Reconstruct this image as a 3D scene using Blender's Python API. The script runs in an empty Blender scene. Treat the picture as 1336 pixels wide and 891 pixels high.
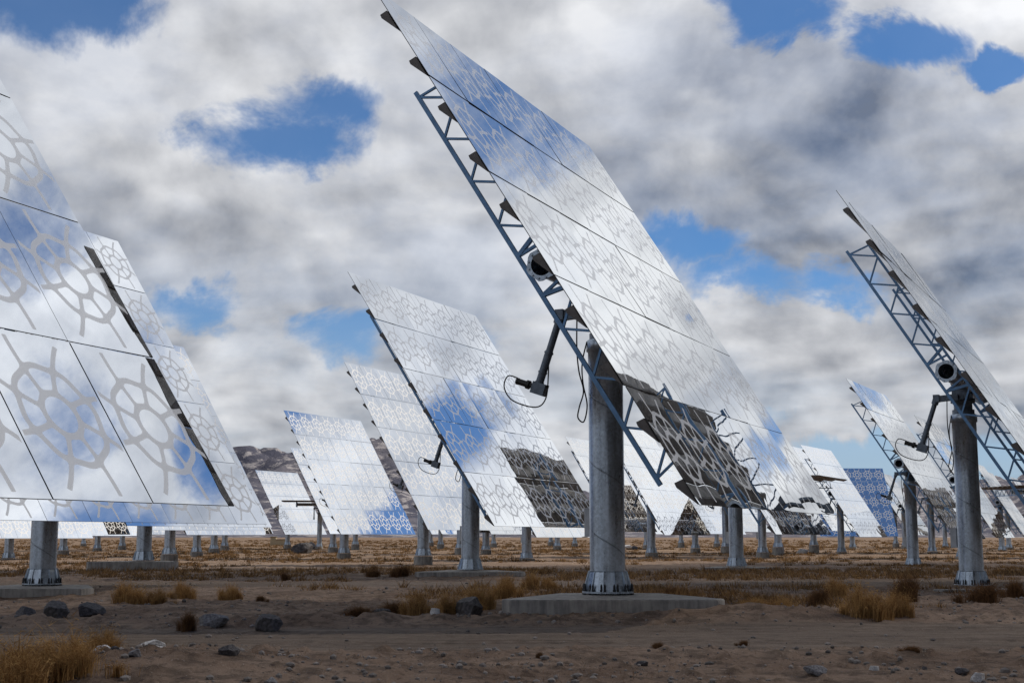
import bpy, bmesh, math, random
from mathutils import Vector, Matrix, noise, Euler
R = math.radians
random.seed(7)
S = bpy.context.scene
C = bpy.data.collections.new("field"); S.collection.children.link(C)

# ------------------------------------------------------------------ camera
CZ, F, PITCH = 1.054, 1700.5, .1484
cam = bpy.data.cameras.new("camera"); co = bpy.data.objects.new("camera", cam); C.objects.link(co)
cam.sensor_width = 36; cam.lens = 36 * F / 1336; cam.clip_start = .05; cam.clip_end = 30000
co.location = (0, 0, CZ); co.rotation_euler = (R(90) + PITCH, 0, 0)
S.camera = co

# ------------------------------------------------------------------ helpers
def mat(name):
    m = bpy.data.materials.new(name); m.use_nodes = True
    nt = m.node_tree; nt.nodes.clear()
    return m, nt
class N:
    """tiny node helper"""
    def __init__(s, nt): s.nt = nt
    def n(s, t, **k):
        x = s.nt.nodes.new(t)
        for a, b in k.items(): setattr(x, a, b)
        return x
    def l(s, a, b): s.nt.links.new(a, b)
    def put(s, sock, v):
        if isinstance(v, (int, float, tuple, list)): sock.default_value = v
        else: s.l(v, sock)
    def m(s, op, *a, clamp=False):
        x = s.n("ShaderNodeMath", operation=op, use_clamp=clamp)
        for i, v in enumerate(a): s.put(x.inputs[i], v)
        return x.outputs[0]
    def v(s, op, *a, out=0):
        x = s.n("ShaderNodeVectorMath", operation=op)
        for i, v in enumerate(a):
            if op == 'SCALE' and i == 1: s.put(x.inputs['Scale'], v)
            else: s.put(x.inputs[i], v)
        return x.outputs[out]
    def noise(s, vec, scale, detail=4, rough=.5, dist=0, out=0):
        x = s.n("ShaderNodeTexNoise"); s.put(x.inputs['Vector'], vec)
        x.inputs['Scale'].default_value = scale; x.inputs['Detail'].default_value = detail
        x.inputs['Roughness'].default_value = rough; x.inputs['Distortion'].default_value = dist
        return x.outputs[out]
    def mr(s, v, a, b, c=0, d=1, smooth=True):
        x = s.n("ShaderNodeMapRange", interpolation_type='SMOOTHSTEP' if smooth else 'LINEAR')
        s.put(x.inputs[0], v)
        for i, q in enumerate((a, b, c, d)): s.put(x.inputs[i + 1], q)
        return x.outputs[0]
    def mix(s, f, a, b):
        x = s.n("ShaderNodeMix", data_type='RGBA'); s.put(x.inputs[0], f)
        s.put(x.inputs[6], a if not isinstance(a, tuple) else (*a, 1)[:4]); s.put(x.inputs[7], b if not isinstance(b, tuple) else (*b, 1)[:4])
        return x.outputs[2]
    def bump(s, h, strength=.3, dist=.02):
        x = s.n("ShaderNodeBump"); s.l(h, x.inputs['Height'])
        x.inputs['Strength'].default_value = strength; x.inputs['Distance'].default_value = dist
        return x.outputs[0]
    def bsdf(s, col, rough=.6, metal=0, normal=None, spec=.5):
        x = s.n("ShaderNodeBsdfPrincipled"); s.put(x.inputs['Base Color'], col if not isinstance(col, tuple) else (*col, 1)[:4])
        s.put(x.inputs['Roughness'], rough); s.put(x.inputs['Metallic'], metal)
        x.inputs['Specular IOR Level'].default_value = spec
        if normal is not None: s.l(normal, x.inputs['Normal'])
        return x.outputs[0]
    def out(s, sh):
        o = s.n("ShaderNodeOutputMaterial"); s.l(sh, o.inputs[0])

def mesh_obj(name, verts, faces, mats, parent=None, fm=None, smooth=False, uvs=None):
    me = bpy.data.meshes.new(name); me.from_pydata(verts, [], faces)
    for m in (mats if isinstance(mats, (list, tuple)) else [mats]): me.materials.append(m)
    if fm: me.polygons.foreach_set('material_index', fm)
    if smooth: me.polygons.foreach_set('use_smooth', [True] * len(me.polygons))
    me.update()
    o = bpy.data.objects.new(name, me); C.objects.link(o)
    if parent: o.parent = parent
    return o
class MB:
    def __init__(s): s.v = []; s.f = []; s.sm = []
    def add(s, v, f, smooth=False):
        k = len(s.v); s.v += [tuple(q) for q in v]; s.f += [tuple(i + k for i in q) for q in f]; s.sm += [smooth] * len(f)
    def box(s, a, b, M=None):
        v = [Vector((x, y, z)) for x in (a[0], b[0]) for y in (a[1], b[1]) for z in (a[2], b[2])]
        if M: v = [M @ q for q in v]
        s.add(v, [(0, 1, 3, 2), (4, 6, 7, 5), (0, 4, 5, 1), (2, 3, 7, 6), (0, 2, 6, 4), (1, 5, 7, 3)])
    def bar(s, p, q, w, h=None, up=(0, 0, 1)):
        h = h or w; p = Vector(p); q = Vector(q); d = (q - p).normalized(); u = Vector(up)
        if abs(d.dot(u)) > .95: u = Vector((1, 0, 0))
        x = d.cross(u).normalized(); y = x.cross(d)
        v = [c + x * i * w / 2 + y * j * h / 2 for c in (p, q) for i, j in ((-1, -1), (1, -1), (1, 1), (-1, 1))]
        s.add(v, [(3, 2, 1, 0), (4, 5, 6, 7), (0, 1, 5, 4), (1, 2, 6, 5), (2, 3, 7, 6), (3, 0, 4, 7)])
    def tube(s, pts, r, n=10, cap=True):
        pts = [Vector(p) for p in pts]; rings = []; pu = None
        rr = r if isinstance(r, (list, tuple)) else [r] * len(pts)
        for i, p in enumerate(pts):
            d = (pts[min(i + 1, len(pts) - 1)] - pts[max(i - 1, 0)]).normalized()
            u = pu or (Vector((0, 0, 1)) if abs(d.z) < .9 else Vector((1, 0, 0)))
            x = d.cross(u).normalized(); u = x.cross(d); pu = u
            rings.append([p + (x * math.cos(2 * math.pi * k / n) + u * math.sin(2 * math.pi * k / n)) * rr[i] for k in range(n)])
        v = [q for r_ in rings for q in r_]
        f = [(i * n + k, i * n + (k + 1) % n, (i + 1) * n + (k + 1) % n, (i + 1) * n + k) for i in range(len(pts) - 1) for k in range(n)]
        s.add(v, f, True)
        if cap: s.add(rings[0], [tuple(range(n - 1, -1, -1))]); s.add(rings[-1], [tuple(range(n))])
    def lathe(s, prof, n=32, cap=True, smooth=True):
        v = [(r * math.cos(2 * math.pi * k / n), r * math.sin(2 * math.pi * k / n), z) for r, z in prof for k in range(n)]
        f = [(i * n + k, i * n + (k + 1) % n, (i + 1) * n + (k + 1) % n, (i + 1) * n + k) for i in range(len(prof) - 1) for k in range(n)]
        s.add(v, f, smooth)
        if cap: s.add(v[:n], [tuple(range(n - 1, -1, -1))]); s.add(v[-n:], [tuple(range(n))])
    def build(s, name, m, parent=None):
        o = mesh_obj(name, s.v, s.f, m, parent)
        o.data.polygons.foreach_set('use_smooth', s.sm)
        return o
def tag(o, label=None, cat=None, group=None, kind=None):
    for k, v in (('label', label), ('category', cat), ('group', group), ('kind', kind)):
        if v: o[k] = v
    return o

# ------------------------------------------------------------------ sun and sky
SUN = Vector((.62, .22, .755)).normalized()
sun = bpy.data.lights.new("sun", 'SUN'); sun.energy = 3.6; sun.angle = R(.6); sun.color = (1, .90, .76)
so = bpy.data.objects.new("sun", sun); C.objects.link(so)
so.rotation_euler = SUN.to_track_quat('Z', 'Y').to_euler(); so.location = (60, 0, 60)

W = bpy.data.worlds.new("World"); S.world = W; W.use_nodes = True
nt = W.node_tree; nt.nodes.clear(); n = N(nt)
def pdir(px, py):
    x = (px - 668) / F; u = (445.5 - py) / F; c, s = math.cos(PITCH), math.sin(PITCH)
    return Vector((x, c - u * s, s + u * c)).normalized()
sky = n.n("ShaderNodeTexSky", sky_type='NISHITA'); sky.sun_disc = False
sky.sun_elevation = math.asin(SUN.z); sky.sun_rotation = math.atan2(SUN.x, SUN.y)
sky.air_density = 1.0; sky.dust_density = .4; sky.ozone_density = 2.5; sky.altitude = 1400
tc = n.n("ShaderNodeTexCoord").outputs['Generated']
D = n.v('NORMALIZE', tc)
sep = n.n("ShaderNodeSeparateXYZ"); n.l(D, sep.inputs[0])
z = n.m('MAXIMUM', sep.outputs[2], 0)
inv = n.m('DIVIDE', 1, n.m('ADD', z, .27))
P = n.v('MULTIPLY', n.v('SCALE', D, inv), (1, 1, 0))
P = n.v('ADD', P, (3.7, 1.9, .4))
big = n.noise(P, .9, 3, .5, .4)
fine = n.noise(P, 2.3, 12, .63, .2)
fine2 = n.noise(D, 9.5, 9, .62, .2)
fmix = n.m('ADD', n.m('MULTIPLY', n.m('SUBTRACT', fine, .5), 1.9), n.m('MULTIPLY', n.m('SUBTRACT', fine2, .5), 2.0))
fb = n.m('ADD', fmix, .5)
# relief: the same field sampled a little way towards the sun
def puffs(off, sc, vec):
    q = n.v('ADD', n.v('ADD', vec, off), n.v('SCALE', n.v('SUBTRACT', n.noise(vec, sc * .9, 4, .55, 0, 1), (.5, .5, .5)), .55 / sc))
    x = n.n("ShaderNodeTexVoronoi", feature='SMOOTH_F1', voronoi_dimensions='2D'); n.l(q, x.inputs['Vector'])
    x.inputs['Scale'].default_value = sc; x.inputs['Detail'].default_value = 2; x.inputs['Roughness'].default_value = .55; x.inputs['Smoothness'].default_value = .35; x.normalize = True
    return n.m('SUBTRACT', 1, x.outputs['Distance'])
ra = puffs((0, 0, 0), 3.4, P); rb = puffs((.06, .02, 0), 3.4, P)
rc = n.noise(D, 12, 5, .5, .2); rd = n.noise(n.v('ADD', D, (.012, .003, .012)), 12, 5, .5, .2)
relief = n.m('ADD', n.m('MULTIPLY', n.m('SUBTRACT', ra, rb), 1.5), n.m('MULTIPLY', n.m('SUBTRACT', rc, rd), 1.5))
SQ = Vector((1, 1, 1.9))
wob = n.v('SCALE', n.v('SUBTRACT', n.noise(D, 9, 6, .62, .4, 1), (.5, .5, .5)), .11)
Dw = n.v('NORMALIZE', n.v('MULTIPLY', n.v('ADD', D, wob), tuple(SQ)))
def blobs(lst):
    g = None
    for d, rad, dep in lst:
        d = Vector((d.x * SQ.x, d.y * SQ.y, d.z * SQ.z)).normalized()
        dt = n.v('DOT_PRODUCT', Dw, tuple(d), out=1)
        k = n.mr(dt, math.cos(R(rad)), 1.0, 0, dep, False)
        g = k if g is None else n.m('MAXIMUM', g, k)
    return g
# openings in the cloud deck (direction, radius deg, depth)
g = blobs([(pdir(350, 182), 4.3, 1.05), (pdir(405, 125), 3.2, .85), (pdir(290, 190), 2.8, .8), (pdir(60, -5), 4.6, 1.15), (pdir(1000, 22), 2.8, .95), (pdir(1040, 38), 2.2, .8),
        (pdir(1175, 56), 2.8, 1.0), (pdir(1285, 80), 2.2, 1.25), (pdir(1080, 368), 3.4, 1.0), (pdir(900, 322), 3.4, .95), (pdir(970, 365), 3.4, 1.0),
        (pdir(240, 410), 3.2, .95), (pdir(450, 435), 2.8, .9), (pdir(640, 445), 2.0, .7), (pdir(1110, 590), 2.8, 1.2), (pdir(1000, 560), 2.2, .7), (pdir(1290, 610), 2.6, .8),
        (Vector((.31, -.47, .83)), 30, 2.2), (Vector((.53, .60, .595)), 3.6, .95), (Vector((.42, .64, .635)), 3.0, .72), (Vector((.31, .64, .70)), 2.6, .75), (Vector((.605, .645, .465)), 2.3, .95),
        (Vector((.43, .71, .55)), 3.0, 1.0), (Vector((.47, .76, .45)), 3, .75), (Vector((.25, .82, .50)), 6.5, .95), (Vector((.44, .87, .24)), 3, .8), (Vector((.47, .87, .17)), 2.0, .8), (Vector((.75, .3, .6)), 8, .9), (Vector((.2, .4, .9)), 9, .9)])
val = n.m('SUBTRACT', n.m('ADD', n.m('MULTIPLY', fb, .62), .60), g)
alpha = n.mr(val, -.02, .56, .05, 1)
veil = n.mr(n.noise(n.v('ADD', P, (8, 3, 1)), 2.6, 9, .62, .2), .34, .62, .80, 1)
alpha = n.m('MULTIPLY', alpha, veil)
# shading of the clouds: thick parts grey, thin edges and sunward side bright
sh1 = n.noise(n.v('ADD', P, (.35, -.1, 5.2)), 1.5, 8, .55, .4)
tone = blobs([(pdir(1180, 240), 13, .9), (pdir(950, 230), 9, .6), (pdir(430, 560), 8, .35), (pdir(250, 330), 10, .35), (pdir(480, 340), 10, .4), (pdir(1000, 520), 7, .45), (pdir(120, 330), 9, .3)])
lite = blobs([(pdir(990, 430), 9, .9), (pdir(640, 330), 9, .7), (pdir(240, 90), 12, .5), (pdir(880, 100), 10, .7), (pdir(1310, 170), 6, .6), (pdir(330, 460), 7, .7), (pdir(1250, 420), 8, .6), (pdir(560, 200), 10, .4), (pdir(700, 20), 10, .35), (Vector((.40, .83, .38)), 12, 1.0), (Vector((.47, .85, .27)), 14, 1.0), (Vector((.62, .75, .15)), 16, .9)])
sh = n.m('ADD', n.m('MULTIPLY', n.m('SUBTRACT', sh1, .5), 2.6), n.m('ADD', .66, n.m('MULTIPLY', n.m('SUBTRACT', tone, lite), .62)))
sh = n.m('ADD', sh, n.m('MULTIPLY', n.m('SUBTRACT', fb, .5), -.45))
shade = n.mr(n.m('SUBTRACT', sh, n.m('MULTIPLY', relief, 1.35)), -.2, 1.65, 0, 1, False)
sd = n.v('DOT_PRODUCT', D, tuple(SUN), out=1)
bri = n.m('MULTIPLY', n.mr(sd, .38, .9, 1.0, 1.33), n.mr(sd, .78, .95, 1.0, 1.38))
cc = n.mix(shade, (.80, .81, .835), (.15, .17, .215))
cc = n.v('SCALE', cc, bri)
ccs = n.v('SCALE', cc, 1 / .12)
skyc = n.v('MULTIPLY', sky.outputs[0], (.40, .64, .84))
skyc = n.mix(n.mr(sep.outputs[2], .0, .22, .85, 0), skyc, (.40 / .12, .50 / .12, .62 / .12))
final = n.mix(alpha, skyc, ccs)
bg = n.n("ShaderNodeBackground"); n.l(final, bg.inputs[0]); bg.inputs[1].default_value = .12
wo = n.n("ShaderNodeOutputWorld"); n.l(bg.outputs[0], wo.inputs[0])
W.cycles.sampling_method = 'MANUAL'; W.cycles.sample_map_resolution = 512

# ------------------------------------------------------------------ materials
FW, FH, COLS, ROWS = 10.053 / 7, 2.07, 7, 5
def mirror_mat():
    m, nt = mat("silvered_mirror"); n = N(nt)
    uv = n.n("ShaderNodeUVMap").outputs[0]
    sp = n.n("ShaderNodeSeparateXYZ"); n.l(uv, sp.inputs[0])
    u = n.m('MULTIPLY', n.m('SUBTRACT', sp.outputs[0], .5), FW); v = n.m('MULTIPLY', n.m('SUBTRACT', sp.outputs[1], .5), FH / 1.12)
    r = n.m('SQRT', n.m('ADD', n.m('MULTIPLY', u, u), n.m('MULTIPLY', v, v)))
    th = n.m('ADD', n.m('ARCTAN2', v, u), n.m('MULTIPLY', r, .28))
    th = n.m('ADD', th, .23)
    spoke = n.m('MULTIPLY', n.m('ABSOLUTE', n.m('SINE', n.m('MULTIPLY', th, 4))), n.m('DIVIDE', r, 4))
    spoke = n.m('ADD', spoke, n.m('MULTIPLY', n.m('MAXIMUM', n.m('SUBTRACT', .22, r), 0), 8))
    spoke = n.m('ADD', spoke, n.m('MULTIPLY', n.m('MAXIMUM', n.m('SUBTRACT', r, .93), 0), 8))
    spoke = n.m('ADD', spoke, .006)
    wv = n.m('MULTIPLY', n.m('SINE', n.m('MULTIPLY', th, 8)), .012)
    r1 = n.m('ABSOLUTE', n.m('SUBTRACT', r, .235)); r2 = n.m('ABSOLUTE', n.m('SUBTRACT', n.m('ADD', r, wv), .54))
    d = n.m('SMOOTH_MIN', r1, r2, .02); d = n.m('SMOOTH_MIN', d, spoke, .075)
    d = n.m('ADD', d, n.m('MULTIPLY', n.m('MAXIMUM', n.m('SUBTRACT', n.m('ABSOLUTE', u), FW / 2 - .035), 0), 8))
    d = n.m('ADD', d, n.m('MULTIPLY', n.m('MAXIMUM', n.m('SUBTRACT', n.m('ABSOLUTE', v), FH / 2.24 - .06), 0), 8))
    mask = n.mr(d, .031, .041, 1, 0)
    geo = n.n("ShaderNodeNewGeometry")
    oi = n.n("ShaderNodeObjectInfo")
    ob = n.n("ShaderNodeTexCoord").outputs['Object']
    off = n.v('SCALE', (1, 1.7, .6), n.m('MULTIPLY', oi.outputs['Random'], 60))
    pos = n.v('ADD', ob, off)
    w1 = n.v('SCALE', n.v('SUBTRACT', n.noise(pos, .8, 1, .5, 0, 1), (.5, .5, .5)), .012)
    w2 = n.v('SCALE', n.v('SUBTRACT', n.noise(pos, 4.0, 2, .5, 0, 1), (.5, .5, .5)), .0016)
    nn = n.v('NORMALIZE', n.v('ADD', geo.outputs['Normal'], n.v('ADD', w1, w2)))
    gl = n.n("ShaderNodeBsdfGlossy", distribution='GGX'); gl.inputs['Roughness'].default_value = .004
    dirt = n.noise(pos, 2.2, 6, .65)
    gl.inputs[0].default_value = (.86, .88, .885, 1)
    n.l(nn, gl.inputs['Normal'])
    film = n.n("ShaderNodeBsdfDiffuse"); film.inputs[0].default_value = (.42, .42, .41, 1)
    mx0 = n.n("ShaderNodeMixShader"); n.l(n.mr(dirt, .45, .8, .01, .085), mx0.inputs[0]); n.l(gl.outputs[0], mx0.inputs[1]); n.l(film.outputs[0], mx0.inputs[2])
    pat = n.bsdf((.64, .65, .65), .5, 0, spec=.5)
    mx = n.n("ShaderNodeMixShader"); lw = n.n("ShaderNodeLayerWeight"); lw.inputs[0].default_value = .5
    n.l(n.m('MULTIPLY', mask, n.mr(lw.outputs['Facing'], .45, .95, .86, .6)), mx.inputs[0]); n.l(mx0.outputs[0], mx.inputs[1]); n.l(pat, mx.inputs[2])
    n.out(mx.outputs[0]); return m
M_MIR = mirror_mat()
def simple(name, col, rough, metal=0, var=.15, sc=6, bump=0, spec=.5):
    m, nt = mat(name); n = N(nt)
    ob = n.n("ShaderNodeTexCoord").outputs['Object']
    a = n.noise(ob, sc, 5, .6)
    f = n.mr(a, .3, .7, 1 - var, 1 + var)
    c = n.v('SCALE', col, f)
    n.out(n.bsdf(c, rough, metal, n.bump(a, .4, bump) if bump else None, spec)); return m
M_BACK = simple("mirror_back_paint", (.26, .25, .24), .55, 0, .45, 2.5)
M_EDGE = simple("edge_sealant", (.02, .02, .022), .5)
M_RAIL = simple("rail_steel", (.11, .10, .095), .6, .3, .3, 4)
M_TRUSS = simple("truss_steel", (.12, .25, .45), .42, .3, .18, 5)
M_DARK = simple("dark_casting", (.12, .15, .19), .45, .4, .25, 8)
M_RUB = simple("black_rubber", (.012, .012, .013), .5)
M_BOLT = simple("bolt_steel", (.03, .032, .038), .5, .6)
M_CABIN = simple("grey_enclosure", (.33, .35, .38), .5)
def galv():
    m, nt = mat("galvanised_steel"); n = N(nt)
    ob = n.n("ShaderNodeTexCoord").outputs['Object']
    sp = n.n("ShaderNodeSeparateXYZ"); n.l(ob, sp.inputs[0])
    vo = n.n("ShaderNodeTexVoronoi"); n.l(ob, vo.inputs[0]); vo.inputs['Scale'].default_value = 26
    sc = n.n("ShaderNodeSeparateXYZ"); n.l(vo.outputs['Color'], sc.inputs[0])
    cl = n.noise(n.v('MULTIPLY', ob, (3, 3, .8)), 1.6, 6, .62)
    streak = n.noise(n.v('MULTIPLY', ob, (9, 9, .25)), 1.2, 4, .6)
    f = n.m('ADD', n.m('MULTIPLY', sc.outputs[0], .14), n.m('ADD', n.m('MULTIPLY', cl, .8), n.m('MULTIPLY', streak, .45)))
    f = n.mr(f, .35, 1.0, .45, 1.35)
    # spiral weld seam
    an = n.m('DIVIDE', n.m('ARCTAN2', sp.outputs[1], sp.outputs[0]), 2 * math.pi)
    s = n.m('FRACT', n.m('ADD', n.m('DIVIDE', sp.outputs[2], 1.25), an))
    seam = n.mr(n.m('ABSOLUTE', n.m('SUBTRACT', s, .5)), .006, .014, 1, 0)
    col = n.v('SCALE', (.42, .49, .575), n.m('MULTIPLY', f, n.m('SUBTRACT', 1, n.m('MULTIPLY', seam, .35))))
    h = n.m('ADD', seam, n.m('MULTIPLY', cl, .3))
    n.out(n.bsdf(col, n.mr(cl, .3, .7, .24, .42), .8, n.bump(h, .5, .012))); return m
M_GALV = galv()
def concrete():
    m, nt = mat("cast_concrete"); n = N(nt)
    ob = n.n("ShaderNodeTexCoord").outputs['Object']
    a = n.noise(ob, 1.7, 8, .65); b = n.noise(n.v('MULTIPLY', ob, (5, 5, .6)), 2, 5, .6); c = n.noise(ob, 40, 3, .6)
    f = n.m('ADD', n.m('MULTIPLY', a, .5), n.m('MULTIPLY', b, .5))
    col = n.mix(n.mr(f, .35, .68), (.17, .165, .165), (.42, .40, .37))
    n.out(n.bsdf(col, .85, 0, n.bump(n.m('ADD', a, n.m('MULTIPLY', c, .4)), .5, .02), .3)); return m
M_CONC = concrete()
def grassm(name, c1, c2):
    m, nt = mat(name); n = N(nt)
    ge = n.n("ShaderNodeNewGeometry"); oi = n.n("ShaderNodeObjectInfo")
    a = n.noise(ge.outputs['Position'], 3.0, 3, .6)
    f = n.m('ADD', n.m('MULTIPLY', ge.outputs['Random Per Island'], .6), n.m('MULTIPLY', a, .5))
    c = n.mix(n.mr(f, .15, 1.0), c1, c2)
    d = n.n("ShaderNodeBsdfDiffuse"); n.l(c, d.inputs[0]); t = n.n("ShaderNodeBsdfTranslucent"); n.l(c, t.inputs[0])
    mx = n.n("ShaderNodeMixShader"); mx.inputs[0].default_value = .3; n.l(d.outputs[0], mx.inputs[1]); n.l(t.outputs[0], mx.inputs[2])
    n.out(mx.outputs[0]); return m
M_GRASS = grassm("dry_grass", (.20, .105, .042), (.58, .37, .16))
M_SCRUB = grassm("dry_scrub", (.065, .037, .022), (.38, .235, .108))
M_DEAD = grassm("dead_brush", (.075, .045, .028), (.24, .13, .06))
M_ROCK = simple("grey_rock", (.15, .145, .15), .85, 0, .5, 5, .03)
M_ROCKD = simple("dark_rock", (.065, .06, .062), .85, 0, .5, 5, .03)
M_ROCKW = simple("white_rock", (.50, .49, .48), .8, 0, .3, 6, .02)
M_PEB = simple("pebble", (.17, .15, .135), .85, 0, .6, 1.3)

# ------------------------------------------------------------------ ground
def sm(a, b, x):
    t = min(1, max(0, (x - a) / (b - a))); return t * t * (3 - 2 * t)
def lane(x, y):
    c = 17.3 + .35 * math.sin(x * .13) + .02 * x
    a = 1 - sm(1.6, 2.7, abs(y - c))
    c2 = 37.5 + .05 * x; b = 1 - sm(2.0, 3.4, abs(y - c2))
    return max(a, b * .8)
def zg(x, y, fine=True):
    r = math.hypot(x, y)
    z = -.24 - .34 * sm(27, 95, r) - .1 * sm(100, 250, r)
    L = lane(x, y)
    v = Vector((x, y, 0))
    z += noise.fractal(v * .09 + Vector((3, 1, 0)), 1, 2, 2) * .06 * (1 - .5 * L)
    if fine and r < 140:
        k = 1 - .82 * L
        z += noise.fractal(v * .9, .9, 2.1, 5) * .040 * k
        rg = noise.fractal(v * 3.3 + Vector((9, 2, 0)), .8, 2.1, 4); z += max(0, rg - .15) * .09 * k
        # windrow along the lane, with tyre ruts in it
        c = 17.3 + .35 * math.sin(x * .13) + .02 * x
        q = y - c - 3.25
        amp = .13 + .09 * noise.noise(Vector((x * .5, 2, 0)))
        z += max(0, amp) * math.exp(-(q / .42) ** 2) * (.6 + .6 * noise.noise(Vector((x * 2.2, y * 2, 4))))
        q = y - c + 3.0
        z += (.05 + .05 * noise.noise(Vector((x * .4, 7, 0)))) * math.exp(-(q / .5) ** 2)
        for o in (-1.15, -.75, .9, 1.3, 2.2):
            q = (y - c - o + .12 * math.sin(x * .31 + o)) / .10
            if abs(q) < 3: z -= .026 * math.exp(-q * q) * (1 + .7 * math.sin(x * 22 + 3 * q))
        # heap at the lower left
        z += .30 * math.exp(-((x + 3.6) / 2.4) ** 2 - ((y - 11.9) / 1.5) ** 2)
        z += .16 * math.exp(-((x - 3.9) / 1.3) ** 2 - ((y - 20.6) / .9) ** 2)
    z -= .16 * math.exp(-((x + 11.5) / 3.6) ** 2 - ((y - 30.2) / 1.8) ** 2) + .16 * math.exp(-((x - 12.6) / 3.6) ** 2 - ((y - 33.2) / 1.8) ** 2)
    return z
def build_ground():
    ang = []; a = -34.0
    while a < 34: ang.append(a); a += .125
    a = 34.0
    while a < 326: ang.append(a); a += 4.866667
    na = len(ang); rad = [.6]
    while rad[-1] < 9000:
        r = rad[-1]; rad.append(r * (1.10 if r < 8.5 else 1.0078 if r < 30 else 1.012 if r < 60 else 1.03 if r < 200 else 1.12))
    v = []; ln = []
    for r in rad:
        for a in ang:
            x, y = r * math.sin(R(a)), r * math.cos(R(a)); v.append((x, y, zg(x, y, True))); ln.append(lane(x, y) if r < 120 else 0)
    f = [(i * na + k, i * na + (k + 1) % na, (i + 1) * na + (k + 1) % na, (i + 1) * na + k) for i in range(len(rad) - 1) for k in range(na)]
    v.append((0, 0, zg(0, 0))); ln.append(0); c = len(v) - 1
    f += [(c, (k + 1) % na, k) for k in range(na)]
    m, nt = mat("desert_soil"); n = N(nt)
    ob = n.n("ShaderNodeTexCoord").outputs['Object']
    at = n.n("ShaderNodeAttribute"); at.attribute_name = 'lane'
    b = n.noise(ob, .35, 6, .6); c2 = n.noise(ob, 3.5, 8, .68); c3 = n.noise(ob, 38, 5, .75); tr = n.noise(n.v('MULTIPLY', ob, (.35, 5, 1)), 1.2, 6, .65)
    col = n.mix(n.mr(b, .35, .65), (.175, .117, .082), (.28, .20, .145))
    col = n.mix(n.mr(c2, .44, .62), col, n.v('SCALE', col, .5))
    col = n.mix(n.mr(n.noise(ob, 9, 6, .7), .56, .66), col, (.075, .052, .042))
    col = n.mix(n.m('MULTIPLY', at.outputs['Fac'], .65), col, n.mix(n.mr(tr, .35, .65), (.105, .084, .068), (.20, .162, .128)))
    col = n.mix(n.mr(c3, .60, .70), col, (.46, .41, .36))
    col = n.mix(n.mr(c3, .36, .28), col, (.07, .05, .04))
    # farther out the ground is straw-coloured stubble between bare strips
    sp = n.n("ShaderNodeSeparateXYZ"); n.l(ob, sp.inputs[0])
    far = n.mr(sp.outputs[1], 60, 160)
    pt = n.noise(ob, .12, 6, .65)
    col = n.mix(n.m('MULTIPLY', far, n.mr(pt, .4, .62)), col, (.22, .15, .095))
    h = n.m('ADD', n.m('MULTIPLY', c2, .6), n.m('ADD', n.m('MULTIPLY', c3, .3), n.m('MULTIPLY', n.noise(ob, 90, 3, .6), .12)))
    n.out(n.bsdf(col, .95, 0, n.bump(h, 1.0, .09), .15))
    o = mesh_obj("ground", v, f, m, smooth=True)
    o.data.attributes.new('lane', 'FLOAT', 'POINT').data.foreach_set('value', ln)
    tag(o, kind='structure')
build_ground()

# hills on the horizon
def hills():
    prof = [(-40, 60), (-32, 90), (-26, 100), (-18, 108), (-12, 112), (-9.5, 115), (-8, 117), (-6.3, 125), (-5.2, 128), (-4, 108), (-2, 85), (2, 66), (8, 50), (14, 56), (18, 62), (20.3, 74), (20.9, 68), (21.4, 77), (22.6, 68), (27, 72), (35, 50)]
    def ph(a):
        for (a0, h0), (a1, h1) in zip(prof, prof[1:]):
            if a0 <= a <= a1: return h0 + (h1 - h0) * (a - a0) / (a1 - a0)
        return 45
    v = []; na = 620; nr = 70
    for j in range(nr):
        r = 2600 + j * 46
        for i in range(na):
            a = -46 + i * 92 / (na - 1)
            e = ph(a) / F * 4300 * .97
            t = (r - 2600) / 1700
            up = sm(0, 1, t) if t < 1 else 1 - .8 * sm(1, 1.95, t)
            p = Vector((r * math.sin(R(a)), r * math.cos(R(a)), 0))
            rid = 1 - abs(noise.fractal(p * .0016, .9, 2.1, 6)) * 1.5
            z = -3 + (e + 3) * up * (.62 + .42 * rid * min(1, up + .25)) + noise.fractal(p * .008, .8, 2.2, 4) * 9 * min(1, up * 3)
            v.append((p.x, p.y, z))
    f = [(j * na + i, j * na + i + 1, (j + 1) * na + i + 1, (j + 1) * na + i) for j in range(nr - 1) for i in range(na - 1)]
    m, nt = mat("hazy_bare_hill"); n = N(nt)
    ob = n.n("ShaderNodeTexCoord").outputs['Object']
    a = n.noise(ob, .004, 8, .65); b = n.noise(n.v('MULTIPLY', ob, (1, 1, 2.2)), .02, 7, .7)
    col = n.mix(n.mr(a, .4, .6), (.075, .078, .108), (.145, .14, .165))  # bluish tint puts the haze of distance into the rock colour
    col = n.mix(n.mr(b, .50, .60), col, (.36, .34, .345))
    n.out(n.bsdf(col, .95, 0, n.bump(b, 1, 14), .1))
    tag(mesh_obj("hills", v, f, m, smooth=True), kind='structure')
hills()

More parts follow.
